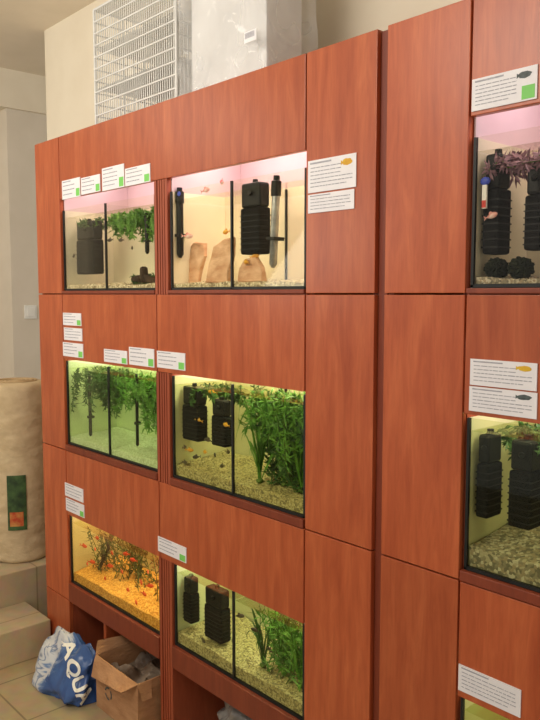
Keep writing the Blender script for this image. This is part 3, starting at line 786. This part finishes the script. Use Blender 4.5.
# blue and white bag : a slumped, creased plastic bag leaning on the cabinet base
BX, BY = -2.765, -.108
bg = thing('plastic_bag', (BX, BY, 0), 'crumpled blue and white printed plastic bag on the floor beside the cardboard box', 'bag')
def bag_mat():
    m, nt, n, l, bs = new_mat('bag_print')
    tc = n.new('ShaderNodeTexCoord'); sx = n.new('ShaderNodeSeparateXYZ'); l.new(tc.outputs['Generated'], sx.inputs[0])
    nz = n.new('ShaderNodeTexNoise'); nz.inputs['Scale'].default_value = 3.0; nz.inputs['Detail'].default_value = 4; nz.inputs['Distortion'].default_value = 1.4; l.new(tc.outputs['Generated'], nz.inputs['Vector'])
    md = n.new('ShaderNodeMath'); md.operation = 'MULTIPLY_ADD'; md.inputs[1].default_value = .6; l.new(nz.outputs['Fac'], md.inputs[0])
    m2 = n.new('ShaderNodeMath'); m2.operation = 'MULTIPLY_ADD'; m2.inputs[1].default_value = .80; m2.inputs[2].default_value = -.18; l.new(sx.outputs['X'], m2.inputs[0]); l.new(m2.outputs[0], md.inputs[2])
    rp = n.new('ShaderNodeValToRGB'); e = rp.color_ramp.elements
    e[0].position = .17; e[0].color = srgb(86,100,134); e[1].position = .22; e[1].color = srgb(194,200,208)
    for p_, c in ((.29, srgb(212,216,221)), (.335, srgb(110,132,172)), (.36, srgb(208,212,218)), (.43, srgb(206,211,218)), (.47, srgb(120,146,188)), (.53, srgb(66,100,158)), (.84, srgb(54,86,146))): k = e.new(p_); k.color = c
    l.new(md.outputs[0], rp.inputs[0]); l.new(rp.outputs[0], bs.inputs['Base Color']); bs.inputs['Roughness'].default_value = .26
    return m
m = MB(); m.blob((0,0,0), .168, .085, .100, 6, .25, 10, 4, .58)
for v in m.bm.verts:
    p = v.co.copy()
    cr = (1-2.5*abs(noise.noise(p*9+Vector((2,5,1)))))*.016 + (1-2.5*abs(noise.noise(p*19)))*.008
    v.co += p.normalized()*cr
    t = min(1, max(0, (p.z+.100)/.20))
    v.co.x *= 1.06-.08*t; v.co.y *= 1.25-.92*t; v.co.y += .050*t; v.co.x -= .006*t
    v.co.z = max(v.co.z, -.088)
    if t > .7: v.co.z += .05*(t-.7)/.3*noise.noise(Vector((p.x*12, p.y*6, 4)))
bmesh.ops.translate(m.bm, verts=m.bm.verts, vec=(BX, BY, .089))
bvh = BVHTree.FromBMesh(m.bm)
m.build('body', bag_mat(), bg, smooth=True)
# lettering pressed onto the bag's side
cu = bpy.data.curves.new('printed_text', 'FONT'); cu.body = 'AQUA'; cu.size = .072; cu.offset = .0022; cu.align_x = 'CENTER'; cu.align_y = 'CENTER'
tt = bpy.data.objects.new('tmp', cu); COL.objects.link(tt); bpy.context.view_layer.update()
me = bpy.data.meshes.new_from_object(tt.evaluated_get(bpy.context.evaluated_depsgraph_get())); bpy.data.objects.remove(tt)
bmt = bmesh.new(); bmt.from_mesh(me)
for _ in range(3): bmesh.ops.subdivide_edges(bmt, edges=[e for e in bmt.edges if e.calc_length() > .006], cuts=1)
bmesh.ops.triangulate(bmt, faces=bmt.faces)
nd = Vector((.86, -.50, .14)).normalized(); rt = Vector((0,0,1)).cross(nd).normalized(); upv = nd.cross(rt)
an = math.radians(-66); org = Vector((BX+.06, BY+.022, .100))
for v in bmt.verts:
    x = v.co.x*math.cos(an)-v.co.y*math.sin(an); y = v.co.x*math.sin(an)+v.co.y*math.cos(an)
    p = org + rt*x + upv*y
    hit = bvh.ray_cast(p+nd*.4, -nd)[0]
    v.co = (hit + nd*.005) if hit is not None else p+nd*.02
    v.co -= Vector((BX, BY, 0))
bmt.to_mesh(me); bmt.free(); me.materials.clear(); me.materials.append(WHITEP)
tx = bpy.data.objects.new('printed_text', me); COL.objects.link(tx); tx.parent = bg

# grey plastic sack in the niche of the second column
m = MB(); m.blob((0,0,0), .13, .10, .115, 5, .3, 16, 8)
for v in m.bm.verts: v.co += v.co.normalized()*(.016*(1-2*abs(noise.noise(v.co*14))))
mz = min(v.co.z for v in m.bm.verts)
gs = thing('plastic_sack', (-1.85, .10, 0), 'crumpled grey plastic sack under the bottom middle tank', 'bag')
bmesh.ops.translate(m.bm, verts=m.bm.verts, vec=(-1.85, .14, -mz+.001))
GREYB = pm('grey_film', srgb(80,76,72), srgb(150,146,140), 10, .25, .5)
m.build('body', GREYB, gs, smooth=True)
m = MB(); m.tube((-1.85,.14,.20), (-1.845,.14,.245), .025, .012, 10).tube((-1.845,.14,.245), (-1.83,.14,.28), .012, .035, 10)
m.build('knot', GREYB, gs, smooth=True)

# ------------------------------------------------------------------ room light
w = bpy.data.worlds.new('world'); S.world = w; w.use_nodes = True
w.node_tree.nodes['Background'].inputs[0].default_value = (1, .94, .86, 1); w.node_tree.nodes['Background'].inputs[1].default_value = .56
def area(loc, tgt, sx_, sy_, e, col):
    L = bpy.data.lights.new('unseen_room_light', 'AREA'); L.shape = 'RECTANGLE'; L.size = sx_; L.size_y = sy_; L.energy = e; L.color = col
    o = bpy.data.objects.new('unseen_room_light', L); COL.objects.link(o); o.location = loc
    o.rotation_euler = (Vector(tgt)-Vector(loc)).to_track_quat('-Z', 'Y').to_euler()
area((-1.7, -2.0, 2.9), (-1.9, 0, 1.9), 1.4, .8, 43, (1, .93, .82))
area((-4.3, -1.8, 2.9), (-4.4, .2, 1.6), .8, .8, 12, (1, .94, .83))  # unseen fill added to brighten the walls at the left
area((-3.0, -1.6, 1.9), (-3.4, -.2, 3.05), .7, .7, 12, (1, .94, .84))  # upward fill added below the ceiling to brighten it, no fixture there
